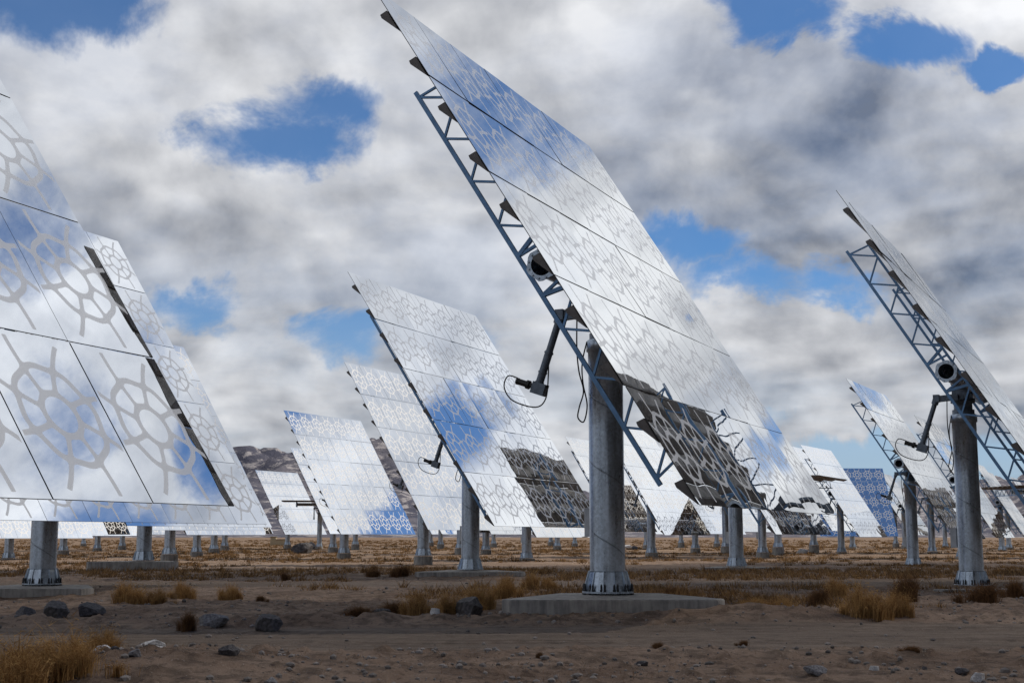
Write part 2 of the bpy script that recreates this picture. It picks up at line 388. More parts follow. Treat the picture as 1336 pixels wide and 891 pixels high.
# ------------------------------------------------------------------ heliostat: one source of every part mesh
HAX, OFF = 5.5373, .607            # axis height above the flange, mirror plane in front of the axis
RM = lambda E: Matrix.Translation((0, 0, HAX)) @ Matrix.Rotation(R(90) - E, 4, 'X')
def src(mb_or_obj, name, m=None):
    o = mb_or_obj.build(name, m) if isinstance(mb_or_obj, MB) else mb_or_obj
    me = o.data; me.name = name; bpy.data.objects.remove(o); return me
def facet_mesh():
    w, h, t = FW / 2 - .0065, FH / 2 - .015, .012
    NU, NV = 4, 6; v = []; uv = []
    for j in range(NV + 1):
        for i in range(NU + 1):
            x, y = -w + 2 * w * i / NU, -h + 2 * h * j / NV
            v.append((x, y, (x * x + y * y) * .0007)); uv.append((i / NU, j / NV))
    rim = [v[i_] for i_ in list(range(NU + 1)) + [j_ * (NU + 1) + NU for j_ in range(1, NV + 1)] + [NV * (NU + 1) + i_ for i_ in range(NU - 1, -1, -1)] + [j_ * (NU + 1) for j_ in range(NV - 1, 0, -1)]]
    ri = [len(v) + q for q in range(len(rim))]; v += [(a_, b_, c_ - .0002) for a_, b_, c_ in rim]; uv += [(0, 0)] * len(rim)
    k = len(v); v += [(-w, -h, -t), (w, -h, -t), (w, h, -t), (-w, h, -t)]; uv += [(0, 0), (1, 0), (1, 1), (0, 1)]
    f = [(j * (NU + 1) + i, j * (NU + 1) + i + 1, (j + 1) * (NU + 1) + i + 1, (j + 1) * (NU + 1) + i) for j in range(NV) for i in range(NU)]
    fm = [0] * len(f)
    bot = ri[:NU + 1]; rt = ri[NU:NU + NV + 1]; top = ri[NU + NV:2 * NU + NV + 1]; lf = ri[2 * NU + NV:] + [ri[0]]
    f += [tuple([k, k + 1] + bot[::-1]), tuple([k + 1, k + 2] + rt[::-1]), tuple([k + 2, k + 3] + top[::-1]), tuple([k + 3, k] + lf[::-1])]
    f.append((k + 3, k + 2, k + 1, k)); fm += [1] * 4 + [2]
    o = mesh_obj("mirror_facet", v, f, [M_MIR, M_EDGE, M_BACK], fm=fm)
    u = o.data.uv_layers.new(name="UVMap")
    for lp in o.data.loops: u.data[lp.index].uv = uv[lp.vertex_index]
    for p in o.data.polygons: p.use_smooth = p.material_index == 0
    me = o.data; bpy.data.objects.remove(o); return me
ME = {}
ME['facet'] = facet_mesh()
# support rail behind each half row: a tapering folded channel
b = MB(); x0, x1 = -10.053 / 2 + .03, 10.053 / 2 - .03
pr = [(0, 0), (0.02, -.135), (-.05, -.145), (-.42, -.01)]
v = [(x, y, z_) for x in (x0, x1) for y, z_ in pr]
b.add(v, [(3, 2, 1, 0), (4, 5, 6, 7), (0, 1, 5, 4), (1, 2, 6, 5), (2, 3, 7, 6), (3, 0, 4, 7)])
ME['rail'] = src(b, "support_rail", M_RAIL)
def truss(ext):
    b = MB(); T, Bw = .36, -.21; c = .075
    b.bar((0, -ext - .12, Bw), (0, ext + .12, Bw), .06, c, (0, 0, 1)); b.bar((0, -ext + .35, T), (0, ext - .05, T), .055, .065, (0, 0, 1))
    k = 4; st = (ext - .55) / (k - .5 - .0)
    for s in (-1, 1):
        for i in range(k - 1 + 1):
            y = s * (ext - i * st * .98)
            if abs(y) < .5: continue
            for q in (-.5, .5):
                yt = y + q * st * .95
                if abs(yt) > ext + .12: yt = s * (ext - .1) if True else yt
                if abs(yt) < .5: continue
                b.bar((0, y, Bw), (0, yt, T), .04, .042, (1, 0, 0))
    for s in (-1, 1): b.bar((0, s * .42, Bw), (0, s * .95 * .62, T), .07, .075, (1, 0, 0)); b.bar((0, s * .42, Bw), (0, s * .36, .34), .05, .055, (1, 0, 0))
    return src(b, "truss", M_TRUSS)
ME['truss'] = truss(4.1); ME['truss_in'] = truss(3.75)
TW = .10                            # centre of the tube in the tilted frame
b = MB(); nn = 28
for r0, r1, flip in ((.205, .205, 1), (.19, .19, -1)):
    v = [(x, r0 * math.cos(2 * math.pi * k / nn), TW + r0 * math.sin(2 * math.pi * k / nn)) for x in (-3.2, 3.2) for k in range(nn)]
    b.add(v, [tuple([k, (k + 1) % nn, nn + (k + 1) % nn, nn + k][::flip]) for k in range(nn)], True)
ME['tube'] = src(b, "torque_tube", M_GALV)
b = MB(); outer = []; inner = []
for x in (-.012, .012):
    for k in range(24):
        a = 2 * math.pi * k / 24; a0 = (a + R(20)) % (math.pi / 3) - math.pi / 6
        ro = .29 / math.cos(a0) * .93; outer.append((x, ro * math.cos(a), ro * math.sin(a))); inner.append((x, .20 * math.cos(a), .20 * math.sin(a)))
v = outer + inner
f = []
for k in range(24):
    q = (k + 1) % 24
    f += [(k, q, 24 + q, 24 + k)[::-1], (48 + k, 72 + k, 72 + q, 48 + q)[::-1], (k, 48 + k, 48 + q, q)[::-1], (24 + k, 24 + q, 72 + q, 72 + k)[::-1]]
b.add(v, f)

for k in range(12):
    a = 2 * math.pi * (k + .5) / 12; r_ = .247
    b.box((-.035, r_ * math.cos(a) - .016, r_ * math.sin(a) - .016), (.035, r_ * math.cos(a) + .016, r_ * math.sin(a) + .016))
ME['endplate'] = src(b, "end_plate", M_GALV)
# pedestal
PT = 4.70
b = MB(); b.lathe([(.327, .38), (.327, 1.6), (.327, 3.0), (.327, PT - .42), (.331, PT - .415), (.331, PT - .19), (.362, PT - .18), (.362, PT + .0), (.34, PT + .03)], 48)
ME['pedestal'] = src(b, "pedestal", M_GALV)
b = MB()
v = []
for zz, rr in ((.03, .435), (.41, .352), (.43, .36), (.43, .33)):
    for k in range(12): a = 2 * math.pi * (k + .5) / 12; v.append((rr * math.cos(a), rr * math.sin(a), zz))
b.add(v, [(i * 12 + k, i * 12 + (k + 1) % 12, i * 12 + 12 + (k + 1) % 12, i * 12 + 12 + k) for i in range(3) for k in range(12)])
b.lathe([(.475, .028), (.475, .062), (.34, .064)], 40, True, False)
for k in range(12):
    a = 2 * math.pi * (k + .5) / 12; Mz = Matrix.Rotation(a, 4, 'Z')
    v = [Mz @ Vector(q) for q in ((.33, -.006, .06), (.47, -.006, .06), (.37, -.006, .42), (.33, -.006, .42), (.33, .006, .06), (.47, .006, .06), (.37, .006, .42), (.33, .006, .42))]
    b.add(v, [(0, 1, 2, 3), (7, 6, 5, 4), (1, 5, 6, 2), (2, 6, 7, 3)])
ME['flange'] = src(b, "base_flange", M_GALV)
b = MB(); b.lathe([(.013, -.03), (.013, .19), (.005, .20)], 8); b.lathe([(.027, .062), (.027, .10)], 6, True, False); b.lathe([(.027, .0), (.027, .026)], 6, True, False)
b.lathe([(.019, .105), (.019, .17)], 8)
ME['bolt'] = src(b, "anchor_bolt", M_BOLT)
# drive head
b = MB(); b.lathe([(.30, PT + .03), (.30, PT + .16), (.25, PT + .17), (.25, PT + .34), (.33, PT + .36), (.33, PT + .47), (.2, PT + .50), (.2, PT + .6)], 32)
b.box((-.62, -.10, PT + .40), (.62, .10, PT + .52))
for s in (-1, 1): b.box((s * .55 - .04, -.2, PT + .42), (s * .55 + .04, .2, HAX + .0)); b.box((s * .55 - .05, -.14, HAX - .02), (s * .55 + .05, .22, HAX + .14))
b.bar((-.75, .02, PT + .46), (-.80, .58, HAX - .42), .12, .17); b.bar((-.1, .0, PT + .44), (-.78, .1, PT + .46), .14, .14)
b.box((-.90, .50, HAX - .50), (-.68, .66, HAX - .30))
ME['head'] = src(b, "drive_head", M_DARK)
# elevation actuator hanging below the tube
A0 = Vector((-.80, .58, HAX - .40)); A1 = Vector((-.80, 1.04, HAX - 1.72)); ad = (A1 - A0).normalized()
b = MB();  b.tube([A0 + ad * .0, A0 + ad * .16], .095, 16); b.tube([A0 + ad * .12, A0 + ad * .75], .068, 16); b.tube([A0 + ad * .70, A0 + ad * 1.34], .076, 16)
for t_ in (.14, .72, 1.1, 1.30): b.tube([A0 + ad * t_, A0 + ad * (t_ + .035)], .088, 16)
px = Vector((1, 0, 0)); py = px.cross(ad)
Mx = Matrix.Translation(A0 + ad * 1.42) @ Matrix((px, py, ad)).transposed().to_4x4()
b.box((-.09, -.17, -.1), (.09, .10, .12), Mx)
ME['act'] = src(b, "elevation_actuator", M_DARK)
b = MB(); q0 = Mx @ Vector((0, 0, 0)); md = (Mx.to_3x3() @ Vector((0, -1, 0))).normalized()
if md.y < 0: md = -md
b.tube([q0 + md * .08, q0 + md * .20], .05, 14); b.tube([q0 + md * .18, q0 + md * .24], .085, 14); b.tube([q0 + md * .24, q0 + md * .42], .06, 14); b.tube([q0 + md * .42, q0 + md * .46], .066, 14)
ME['motor'] = src(b, "motor", M_RUB)
b = MB(); e0 = q0 + md * .44 + Vector((0, 0, .06)); pts = []
ctl = [e0, e0 + Vector((0, .20, .05)), e0 + Vector((0, .28, -.16)), e0 + Vector((0, .10, -.42)), q0 + Vector((0, .05, -.36)), q0 + Vector((0, -.16, -.20)), q0 - ad * .25 + Vector((0, -.13, 0)), q0 - ad * .5 + Vector((0, -.05, 0))]
for i in range(len(ctl) - 1):
    p0, p1, p2, p3 = ctl[max(i - 1, 0)], ctl[i], ctl[i + 1], ctl[min(i + 2, len(ctl) - 1)]
    for k in range(6):
        t = k / 6; pts.append(.5 * ((2 * p1) + (p2 - p0) * t + (2 * p0 - 5 * p1 + 4 * p2 - p3) * t * t + (3 * p1 - p0 - 3 * p2 + p3) * t ** 3))
b.tube(pts, .013, 7)
ME['loop'] = src(b, "motor_cable", M_RUB)
b = MB(); ctl = [Vector(q) for q in ((-.62, .32, HAX - .25), (-.55, .36, 4.55), (-.50, .34, 4.1), (-.38, .30, 3.75), (-.44, .36, 3.45), (-.42, .40, 3.25), (-.30, .33, 3.18), (-.20, .30, 3.5), (-.30, .34, 3.9), (-.28, .36, 4.3), (-.2, .28, 4.75))]
pts = []
for i in range(len(ctl) - 1):
    p0, p1, p2, p3 = ctl[max(i - 1, 0)], ctl[i], ctl[i + 1], ctl[min(i + 2, len(ctl) - 1)]
    for k in range(6):
        t = k / 6; pts.append(.5 * ((2 * p1) + (p2 - p0) * t + (2 * p0 - 5 * p1 + 4 * p2 - p3) * t * t + (3 * p1 - p0 - 3 * p2 + p3) * t ** 3))
b.tube(pts, .014, 7)
ME['cable'] = src(b, "power_cable", M_RUB)
b = MB(); b.box((-.11, -.17, 0), (.11, .17, .52)); b.box((-.12, -.18, .52), (.12, .18, .535)); b.box((.11, -.05, .12), (.15, .05, .40))
ME['box'] = src(b, "control_box", M_CABIN)
# foundations
b = MB(); b.lathe([(.52, -.9), (.52, -.01), (.505, 0)], 28, True, False); ME['pier'] = src(b, "concrete_pier", M_CONC)
def slab():
    poly = [(-1.95, -1.9), (-1.80, -2.15), (1.70, -2.15), (1.88, -1.75), (1.0, .62), (-.85, .62)]
    bm = bmesh.new(); vs = [bm.verts.new((x, y, -.75)) for x, y in poly]; fc = bm.faces.new(vs)
    r_ = bmesh.ops.extrude_face_region(bm, geom=[fc]); bmesh.ops.translate(bm, verts=[q for q in r_['geom'] if isinstance(q, bmesh.types.BMVert)], vec=(0, 0, .75))
    bmesh.ops.recalc_face_normals(bm, faces=bm.faces)
    bmesh.ops.bevel(bm, geom=bm.edges[:], offset=.018, segments=2, affect='EDGES')
    me = bpy.data.meshes.new("foundation_slab"); bm.to_mesh(me); bm.free(); me.materials.append(M_CONC); return me
ME['slab'] = slab()

def child(name, me, parent, M=None):
    o = bpy.data.objects.new(name, me); C.objects.link(o); o.parent = parent
    if M is not None: o.matrix_local = M
    return o
FIELD = "heliostats standing in rows on the desert floor"
rnd = random.Random(3)
def heliostat(X, Y, A, E, z0, label, group=FIELD, slabbed=False, near=False, vis=True):
    A = R(A); E = R(E)
    gz = min(zg(X, Y) , z0 - .05)
    root = bpy.data.objects.new("heliostat", None); C.objects.link(root); root.location = (X, Y, z0); root.rotation_euler = (0, 0, A)
    root.empty_display_size = .5
    tag(root, label, "heliostat", group)
    T = RM(E)
    if slabbed: child("foundation_slab", ME['slab'], root, Matrix.Rotation(-A + slabbed[0], 4, 'Z'))
    else: child("concrete_pier", ME['pier'], root)
    ped = child("pedestal", ME['pedestal'], root, Matrix.Rotation(-A, 4, 'Z'))
    child("base_flange", ME['flange'], ped)
    if near:
        for k in range(24):
            a = 2 * math.pi * (k + (.28 if k % 2 else .72)) / 24
            child("anchor_bolt", ME['bolt'], ped, Matrix.Translation((.452 * math.cos(a), .452 * math.sin(a), 0)))
    if Y < 110 and Y > 20 or near:
        ba = math.atan2(.89, -.45) ; child("control_box", ME['box'], ped, Matrix.Rotation(ba, 4, 'Z') @ Matrix.Translation((.44, 0, 1.05)))
    child("drive_head", ME['head'], root)
    act = child("elevation_actuator", ME['act'], root)
    child("motor", ME['motor'], act)
    if Y < 140: child("motor_cable", ME['loop'], act); child("power_cable", ME['cable'], root)
    tb = child("torque_tube", ME['tube'], root, T)
    for s in (-1, 1):
        ep = child("end_plate", ME['endplate'], tb, Matrix.Translation((s * 3.215, 0, TW)))
    for s in (-3.12, 3.12): child("truss", ME['truss'], root, T @ Matrix.Translation((s, 0, 0)))
    for j in range(ROWS):
        for q in (.27, .78): child("support_rail", ME['rail'], root, T @ Matrix.Translation((0, (2.5 - j - q) * FH, OFF - .014)))
        for i in range(COLS):
            x = (i - 3) * FW; y = (2 - j) * FH
            M = T @ Matrix.Translation((x, y, OFF + (x * x + y * y) * .00035)) @ Euler((-y * .0005 + rnd.gauss(0, .0026), x * -.0005 + rnd.gauss(0, .0026), 0)).to_matrix().to_4x4()
            child("mirror_facet", ME['facet'], root, M)
    return root

near_list = [
 # X, Y, A, E, z0, label, slab rot, near
 (1.77, 24.49, 65.35, 32.3, 0, "large foremost heliostat in the middle, its blue truss and actuator showing", 0, True),
 (-8.11, 11.09, 68.1, 34.4, -.24, "huge heliostat cut by the left edge, flower pattern filling its closest facets", 0, True),
 (-11.93, 33.62, 67.0, 33.4, -.17, "heliostat directly behind the huge one on the left, on a thick pedestal", 0, True),
 (-16.16, 57.93, 66.2, 31.8, 0, "third heliostat of the left line, its upper corner below the second one's", .05, False),
 (12.66, 36.45, 62.7, 31.3, -.30, "heliostat by the right edge seen almost edge on with open trusses and tube end", .1, True),
 (-1.50, 47.60, 65.6, 32.8, -.15, "tall bright heliostat left of the central one, dark reflection on its lower right", .05, False),
 (-4.89, 72.77, 64.0, 30.6, -.01, "heliostat half hidden behind the tall bright one, blue sky mirrored at its top", 0, False),
 (22.73, 74.85, 62.0, 31.8, -.56, "pale grey heliostat behind the edge on one at right, truss along its left", 0, False),
]
for X, Y, A, E, z0, lab, sr, nr in near_list:
    heliostat(X, Y, A, E, z0, lab, slabbed=(sr,) if Y < 60 else False, near=nr)
heliostat(-12.46, 97.92, 62.9, 30.4, -.18, "small bright heliostat left of centre with blue pattern across its lower rows")
heliostat(32.25, 129.17, 59.7, 31.7, -.44, "light blue heliostat in front of the deep blue one, dark strip down its right side")
heliostat(44.26, 171.42, 2.0, 30.5, -.30, "deep blue heliostat facing the camera squarely, white crosses at its facet corners")
heliostat(11.15, 105.52, 61.6, 30.8, -.25, "white heliostat seen just right of the thick central pedestal")
heliostat(-31.5, 185, 63.9, 31.2, -.1, "small white heliostat standing before the hills in the gap left of centre")
heliostat(10.3, 60.6, 63.5, 31.5, -.31, "heliostat hidden by the central mirror, its pedestal under that mirror's lower edge", slabbed=(0,))
# others: pedestal pixel x, pedestal width px, base y, azimuth, elevation, label
rest = [
 (27.5, 11.6, 728, 0, 0, "heliostat whose thin pedestal stands left of the thick left pedestal"),
 (96.6, 9.4, 717, 0, 0, "heliostat whose pedestal is first to the right of the thick left pedestal"),
 (122, 4.7, 708, 0, 0, "far heliostat with the shortest pedestal between the two thick left pedestals"),
 (140, 7.3, 714, 0, 0, "heliostat with its pedestal midway between the two thick left pedestals"),
 (171.4, 6.6, 711, 0, 0, "far heliostat whose pedestal just touches the second thick left pedestal's left side"),
 (9, 7.4, 714, 0, 0, "far heliostat whose pedestal stands closest to the left edge of the photo"),
 (232, 13.8, 722, 0, 0, "fourth heliostat of the left line, on the pedestal right of the concrete slab"),
 (266.5, 10.2, 719, 0, 0, "fifth heliostat of the left line, pedestal rising behind orange brush"),
 (288.5, 8.7, 715, 0, 0, "sixth heliostat of the left line, pedestal among yellow stubble"),
 (302, 7.2, 711, 0, 0, "last heliostat of the left line with the smallest pedestal"),
 (440, 8.0, 713, 0, 0, "white heliostat peeping out behind the small bright one left of centre"),
 (468.5, 6.6, 709, 0, 0, "far heliostat whose pedestal shows right of the twin pedestals left of centre"),
 (564.5, 5.0, 707, 0, 0, "far heliostat with a thin pedestal just right of the half hidden one's pedestal"),
 (577, 6.0, 709, 0, 0, "far heliostat with a slant cut pedestal between two bigger pedestals left of centre"),
 (602, 9.0, 714, 0, 0, "heliostat whose pedestal hides behind the tall bright one's pedestal"),
 (634.7, 9.0, 716, 0, 0, "heliostat whose pedestal stands just right of the tall bright one's pedestal"),
 (644.5, 5.3, 708, 0, 0, "far heliostat with a tiny pedestal right of centre left pair"),
 (686.6, 12.4, 727, 0, 0, "heliostat on the pedestal midway between the tall bright one's and the central one's"),
 (717.5, 4.9, 706, 0, 0, "far heliostat whose tiny pedestal is left of a wider one before the central pedestal"),
 (725.7, 6.8, 711, 0, 0, "far heliostat on the wider of three small pedestals left of the central pedestal"),
 (748, 5.0, 708, 0, 0, "far heliostat whose tiny pedestal is closest left of the central pedestal"),
 (790, 8.8, 712, 0, 0, "white heliostat whose pedestal hides behind the thick central pedestal"),
 (839.5, 6.4, 710, 0, 0, "white heliostat close behind the one right of the thick central pedestal"),
 (883.5, 5.4, 707, 0, 0, "far heliostat left of the dark triangle shaped reflection"),
 (901.5, 8.2, 714, 0, 0, "heliostat carrying the dark triangle shaped reflection"),
 (929, 5.4, 708, 0, 0, "far heliostat whose small pedestal is right of the dark triangle"),
 (940.5, 8.6, 712, 0, 0, "pale heliostat whose pedestal is left of the one under the central mirror"),
 (987, 10.7, 719.5, 0, 0, "heliostat under the central mirror's right half with blue truss showing at its left"),
 (1052.5, 8.2, 710, 0, 0, "far heliostat with a squat pedestal below the patterned dark mirror strip"),
 (1157, 5.2, 708, 0, 0, "far heliostat behind the deep blue one, its pedestal left of the blue one's corner"),
 (1168.5, 5.8, 710, 2, 0, "white heliostat right of the deep blue one"),
 (1203, 8.6, 718, 0, 0, "heliostat whose pedestal is right beside the pale grey one's pedestal"),
 (1220, 5.5, 711, 0, 0, "far heliostat with a small pedestal midway between two right hand pedestals"),
 (1241, 11.3, 727, 0, 0, "heliostat whose pedestal hides partly behind the edge on one's thick pedestal"),
 (1292, 7.0, 716, 0, 0, "grey heliostat low at right, second pedestal right of the edge on one's"),
 (1301, 6.2, 713, 0, 0, "patterned heliostat low at right behind the grey one"),
 (1331, 5.4, 708, 0, 0, "far heliostat low in the right corner with a bright lower edge"),
]
rr = random.Random(11)
for px_, w_, yb, dA, dE, lab in rest:
    Y = .655 * F / w_; X = (px_ - 668) / F * Y * 1.012
    z0 = max(CZ - (yb - 699) * Y / F, zg(X, Y) + .08)
    heliostat(X, Y, 63.2 + dA + rr.uniform(-1, 1), 31.2 + dE + rr.uniform(-.5, .5), z0, lab)
# stowed flat
heliostat(-26.0, 178, 8, 89, -.3, "heliostat stowed flat, a thin dark blade before the white mirrors left of centre")
heliostat(52.0, 128, 4, 89.5, -.3, "heliostat stowed flat at the right edge, its truss hanging under it")
heliostat(23.6, 117, 62, 89, .1, "heliostat stowed flat behind the central mirror, only a dark tip showing")
heliostat(118, 290, 4, 89.5, -.3, "farther stowed heliostat at the right edge, a thin dark bar")
# the rows go on beside and behind the camera
OUT = "grey backed heliostat outside the photo, seen only in the mirrors"
v1 = Vector((11.2, 13.5)); v2 = Vector((-3.3, 23.3)); base = Vector((1.77, 24.49))
for i, j in ((1, -1), (0, -1), (2, -1), (3, -1), (2, 0), (3, 0), (4, 0), (1, -2), (2, -2), (3, -2), (4, -1), (0, -2), (5, 0), (4, 1), (-1, -1), (5, 1), (4, -2), (-2, -1)):
    p = base + v1 * i + v2 * j
    heliostat(p.x, p.y, 63.5 + rr.uniform(-1, 1), 31.5, -.25, OUT, group="heliostats outside the photo")

# unseen cloud added above the frame to shade the near rows
def shade_cloud():
    c0 = SUN * 620 + Vector((26, 22, 0)); bm = bmesh.new()
    bmesh.ops.create_icosphere(bm, subdivisions=6, radius=1)
    for q in bm.verts:
        p = q.co.copy(); d = 1 + .34 * noise.fractal(p * 1.7 + Vector((5, 1, 2)), .9, 2.1, 6)
        q.co = Vector((p.x * 105 * d, p.y * 62 * d + p.x * 38, (p.z * 15 if p.z > 0 else p.z * 5) * d))
    me = bpy.data.meshes.new("shade_cloud"); bm.to_mesh(me); bm.free()
    m, nt = mat("shade_cloud_vapour"); n = N(nt)
    t = n.n("ShaderNodeBsdfTranslucent"); t.inputs[0].default_value = (.9, .9, .9, 1); d = n.n("ShaderNodeBsdfDiffuse"); d.inputs[0].default_value = (.9, .9, .9, 1); x = n.n("ShaderNodeBsdfTransparent")
    a = n.n("ShaderNodeMixShader"); a.inputs[0].default_value = .4; n.l(t.outputs[0], a.inputs[1]); n.l(d.outputs[0], a.inputs[2])
    b = n.n("ShaderNodeMixShader"); b.inputs[0].default_value = .50; n.l(x.outputs[0], b.inputs[1]); n.l(a.outputs[0], b.inputs[2]); n.out(b.outputs[0])
    me.materials.append(m); me.polygons.foreach_set('use_smooth', [True] * len(me.polygons))
    o = bpy.data.objects.new("shade_cloud", me); C.objects.link(o); o.location = c0; tag(o, kind='structure')
shade_cloud()

# ------------------------------------------------------------------ vegetation, rocks
def clump_mesh(name, seed, n_, rad, h, m, spread=.9, kinds=(.0025, .006)):
    r = random.Random(seed); v = []; f = []
    sub = [(r.gauss(0, rad * .42), r.gauss(0, rad * .42), r.uniform(.5, 1.0)) for _ in range(13)]
    for _ in range(n_):
        cx_, cy_, hs = r.choice(sub); a = r.uniform(0, 6.283); q = abs(r.gauss(0, rad * .17))
        bx_, by_ = cx_ + q * math.cos(a), cy_ + q * math.sin(a); rc = math.hypot(bx_, by_) / rad
        a2 = math.atan2(by_, bx_) + r.gauss(0, 1.2) if r.random() < .6 else r.uniform(0, 6.283)
        L = h * hs * r.uniform(.3, 1.05) * max(.18, 1 - .5 * rc)
        lean = r.uniform(.15, spread) * L * (.7 + .8 * rc); w = r.uniform(*kinds); dx, dy = math.cos(a2), math.sin(a2); sx, sy = -dy * w, dx * w
        if r.random() < .5: sx, sy = w, 0
        k = len(v); top = L * r.uniform(.72, 1)
        v += [(bx_ - sx, by_ - sy, -.03), (bx_ + sx, by_ + sy, -.03), (bx_ + dx * lean * .3 - sx * .8, by_ + dy * lean * .3 - sy * .8, L * .55), (bx_ + dx * lean * .3 + sx * .8, by_ + dy * lean * .3 + sy * .8, L * .55), (bx_ + dx * lean, by_ + dy * lean, top)]
        f += [(k, k + 1, k + 3, k + 2), (k + 2, k + 3, k + 4)]
        for _b in range(2):
            k = len(v); t = r.uniform(.3, 1.0); cx, cy, cz = bx_ + dx * lean * t * t, by_ + dy * lean * t * t, top * t; a3 = r.uniform(0, 6.283); l2 = L * r.uniform(.15, .4)
            v += [(cx, cy, cz), (cx + sx * .9, cy + sy * .9, cz + .006), (cx + math.cos(a3) * l2 * .8, cy + math.sin(a3) * l2 * .8, cz + l2 * r.uniform(-.1, .8))]; f.append((k, k + 1, k + 2))
    o = mesh_obj(name, v, f, m); me = o.data; bpy.data.objects.remove(o); return me
GR = [clump_mesh("grass_clump", s, 1900, .45, .52, M_GRASS, .9) for s in (1, 2, 3)] + [clump_mesh("brush_clump", 9, 2000, .45, .40, M_DEAD, 1.4)]
def gpt(px, py):
    d = pdir(px, py); t = 10.0; o = Vector((0, 0, CZ)); zz = -.33
    for _ in range(12):
        t = (zz - CZ) / d.z; p = o + d * t; zz = zg(p.x, p.y)
    return p.x, p.y, zz
rg = random.Random(5)
clumps = [ # px, py(base), width px, height px, mesh, label
 (28, 872, 170, 82, 0, "big orange brown grass clump cut by the left edge near the camera"),
 (88, 864, 150, 72, 2, "wide orange brown grass clump in the lower left, next to the cut off one"),
 (134, 854, 84, 48, 1, "low rusty grass clump at the right end of the lower left thicket"),
 (165, 786, 62, 40, 1, "tallest golden grass clump right of the left concrete slab"),
 (205, 785, 52, 30, 2, "golden grass clump second right of the left concrete slab"),
 (237, 781, 50, 30, 0, "golden brown grass clump third right of the left concrete slab"),
 (300, 783, 44, 28, 2, "round golden grass clump alone between the left slab and the rocks"),
 (340, 786, 26, 10, 3, "tiny flat tuft right of the round golden clump"),
 (246, 822, 40, 30, 3, "dim brown clump left of the big grey boulder"),
 (372, 757, 24, 14, 3, "small dark round brush ball on the bare ground at left"),
 (470, 806, 70, 20, 3, "low brown clump at the left end of the central grass strip"),
 (507, 804, 66, 24, 3, "dark brown clump left of the golden central grass"),
 (545, 803, 70, 42, 0, "golden grass clump in the middle of the central strip"),
 (585, 801, 70, 44, 1, "tall golden grass clump behind the dark central boulder"),
 (625, 795, 64, 42, 2, "brown grass clump between the boulder and the central slab"),
 (662, 780, 60, 40, 0, "grass clump touching the left corner of the central slab"),
 (700, 770, 60, 34, 1, "grass clump behind the left part of the central slab"),
 (520, 752, 60, 18, 3, "low dark clump left of the slab under the tall bright heliostat"),
 (485, 752, 46, 14, 3, "low clump of brush farther left of that slab"),
 (985, 793, 56, 18, 2, "low golden clump right of the central slab"),
 (1020, 798, 62, 30, 1, "golden brown clump between the central slab and the right clump"),
 (1066, 790, 60, 32, 3, "dark brush behind the right hand golden clump"),
 (1128, 806, 100, 58, 0, "biggest grass clump in the right foreground"),
 (1172, 808, 64, 42, 2, "bleached straw clump leaning at the right end of the right thicket"),
 (1092, 778, 60, 34, 0, "brown clump behind the right thicket"),
 (1180, 784, 76, 44, 3, "rust brown brush left of the edge on heliostat's slab"),
 (1283, 786, 90, 32, 3, "dark brush in front of the right slab"),
 (1325, 780, 50, 30, 3, "dark brush in front of the right slab, cut by the right edge"),
 (876, 776, 60, 14, 3, "low brown tuft behind the right part of the central slab"),
 (857, 845, 34, 10, 3, "small flat tuft on the bare right foreground, left one"),
 (970, 842, 26, 9, 3, "small flat tuft on the bare right foreground, middle one"),
 (1190, 851, 44, 11, 3, "small flat tuft on the bare right foreground, right one"),
 (703, 858, 20, 10, 3, "tiny tuft on the bare ground below the central slab"),
]
for px_, py_, w_, h_, k, lab in clumps:
    x, y, zz = gpt(px_, py_); sc = y / F
    o = bpy.data.objects.new("grass_clump", GR[k]); C.objects.link(o); o.location = (x, y, zz)
    s0 = w_ * sc / 1.25; s1 = h_ * sc / (.44 if k < 3 else .33)
    o.scale = (s0, s0 * .9, s1); o.rotation_euler = (0, 0, rg.uniform(0, 6.28))
    tag(o, lab, "grass clump", "dry grass clumps on the desert floor")
# uncountable low scrub
def scrub():
    r = random.Random(21); v = []; f = []
    def blade(x, y, zz, L, w):
        a = r.uniform(0, 6.283); lean = r.uniform(.3, 1.5) * L; k = len(v); sx, sy = math.cos(a + 1.57) * w, math.sin(a + 1.57) * w
        sx = abs(sx) + w * .4
        v.extend([(x - sx, y - sy, zz - .02), (x + sx, y + sy, zz - .02), (x + math.cos(a) * lean, y + math.sin(a) * lean, zz + L)]); f.append((k, k + 1, k + 2))
    cnt = 0
    while cnt < 9500:
        y = 24 * math.exp(r.random() * 3.3); x = r.uniform(-.46, .46) * y
        d = noise.fractal(Vector((x * .07, y * .05, 3)), .7, 2.2, 5)
        L = lane(x, y)
        thr = .12 if y < 45 else -.02 if y < 90 else -.14
        if d < thr or L > .4: continue
        cnt += 1; zz = zg(x, y, y < 120); q = min(3.5, max(1, y / 70))
        R0 = r.uniform(.15, .5) * q ** .6; H = r.uniform(.08, .30) * (1.5 if r.random() < .12 else 1) * (1 + .3 * (q - 1))
        for _ in range(26 if y < 60 else 18):
            a = r.uniform(0, 6.283); q_ = r.random() ** .6; rr_ = R0 * q_
            blade(x + rr_ * math.cos(a), y + rr_ * math.sin(a) * .6, zz, H * r.uniform(.4, 1) * (1.05 - q_ * q_ * .8), .0055 * y / 22)
    o = mesh_obj("dry_scrub", v, f, M_SCRUB); tag(o, kind='stuff', label="low straw coloured scrub covering the desert floor", cat="scrub")
scrub()
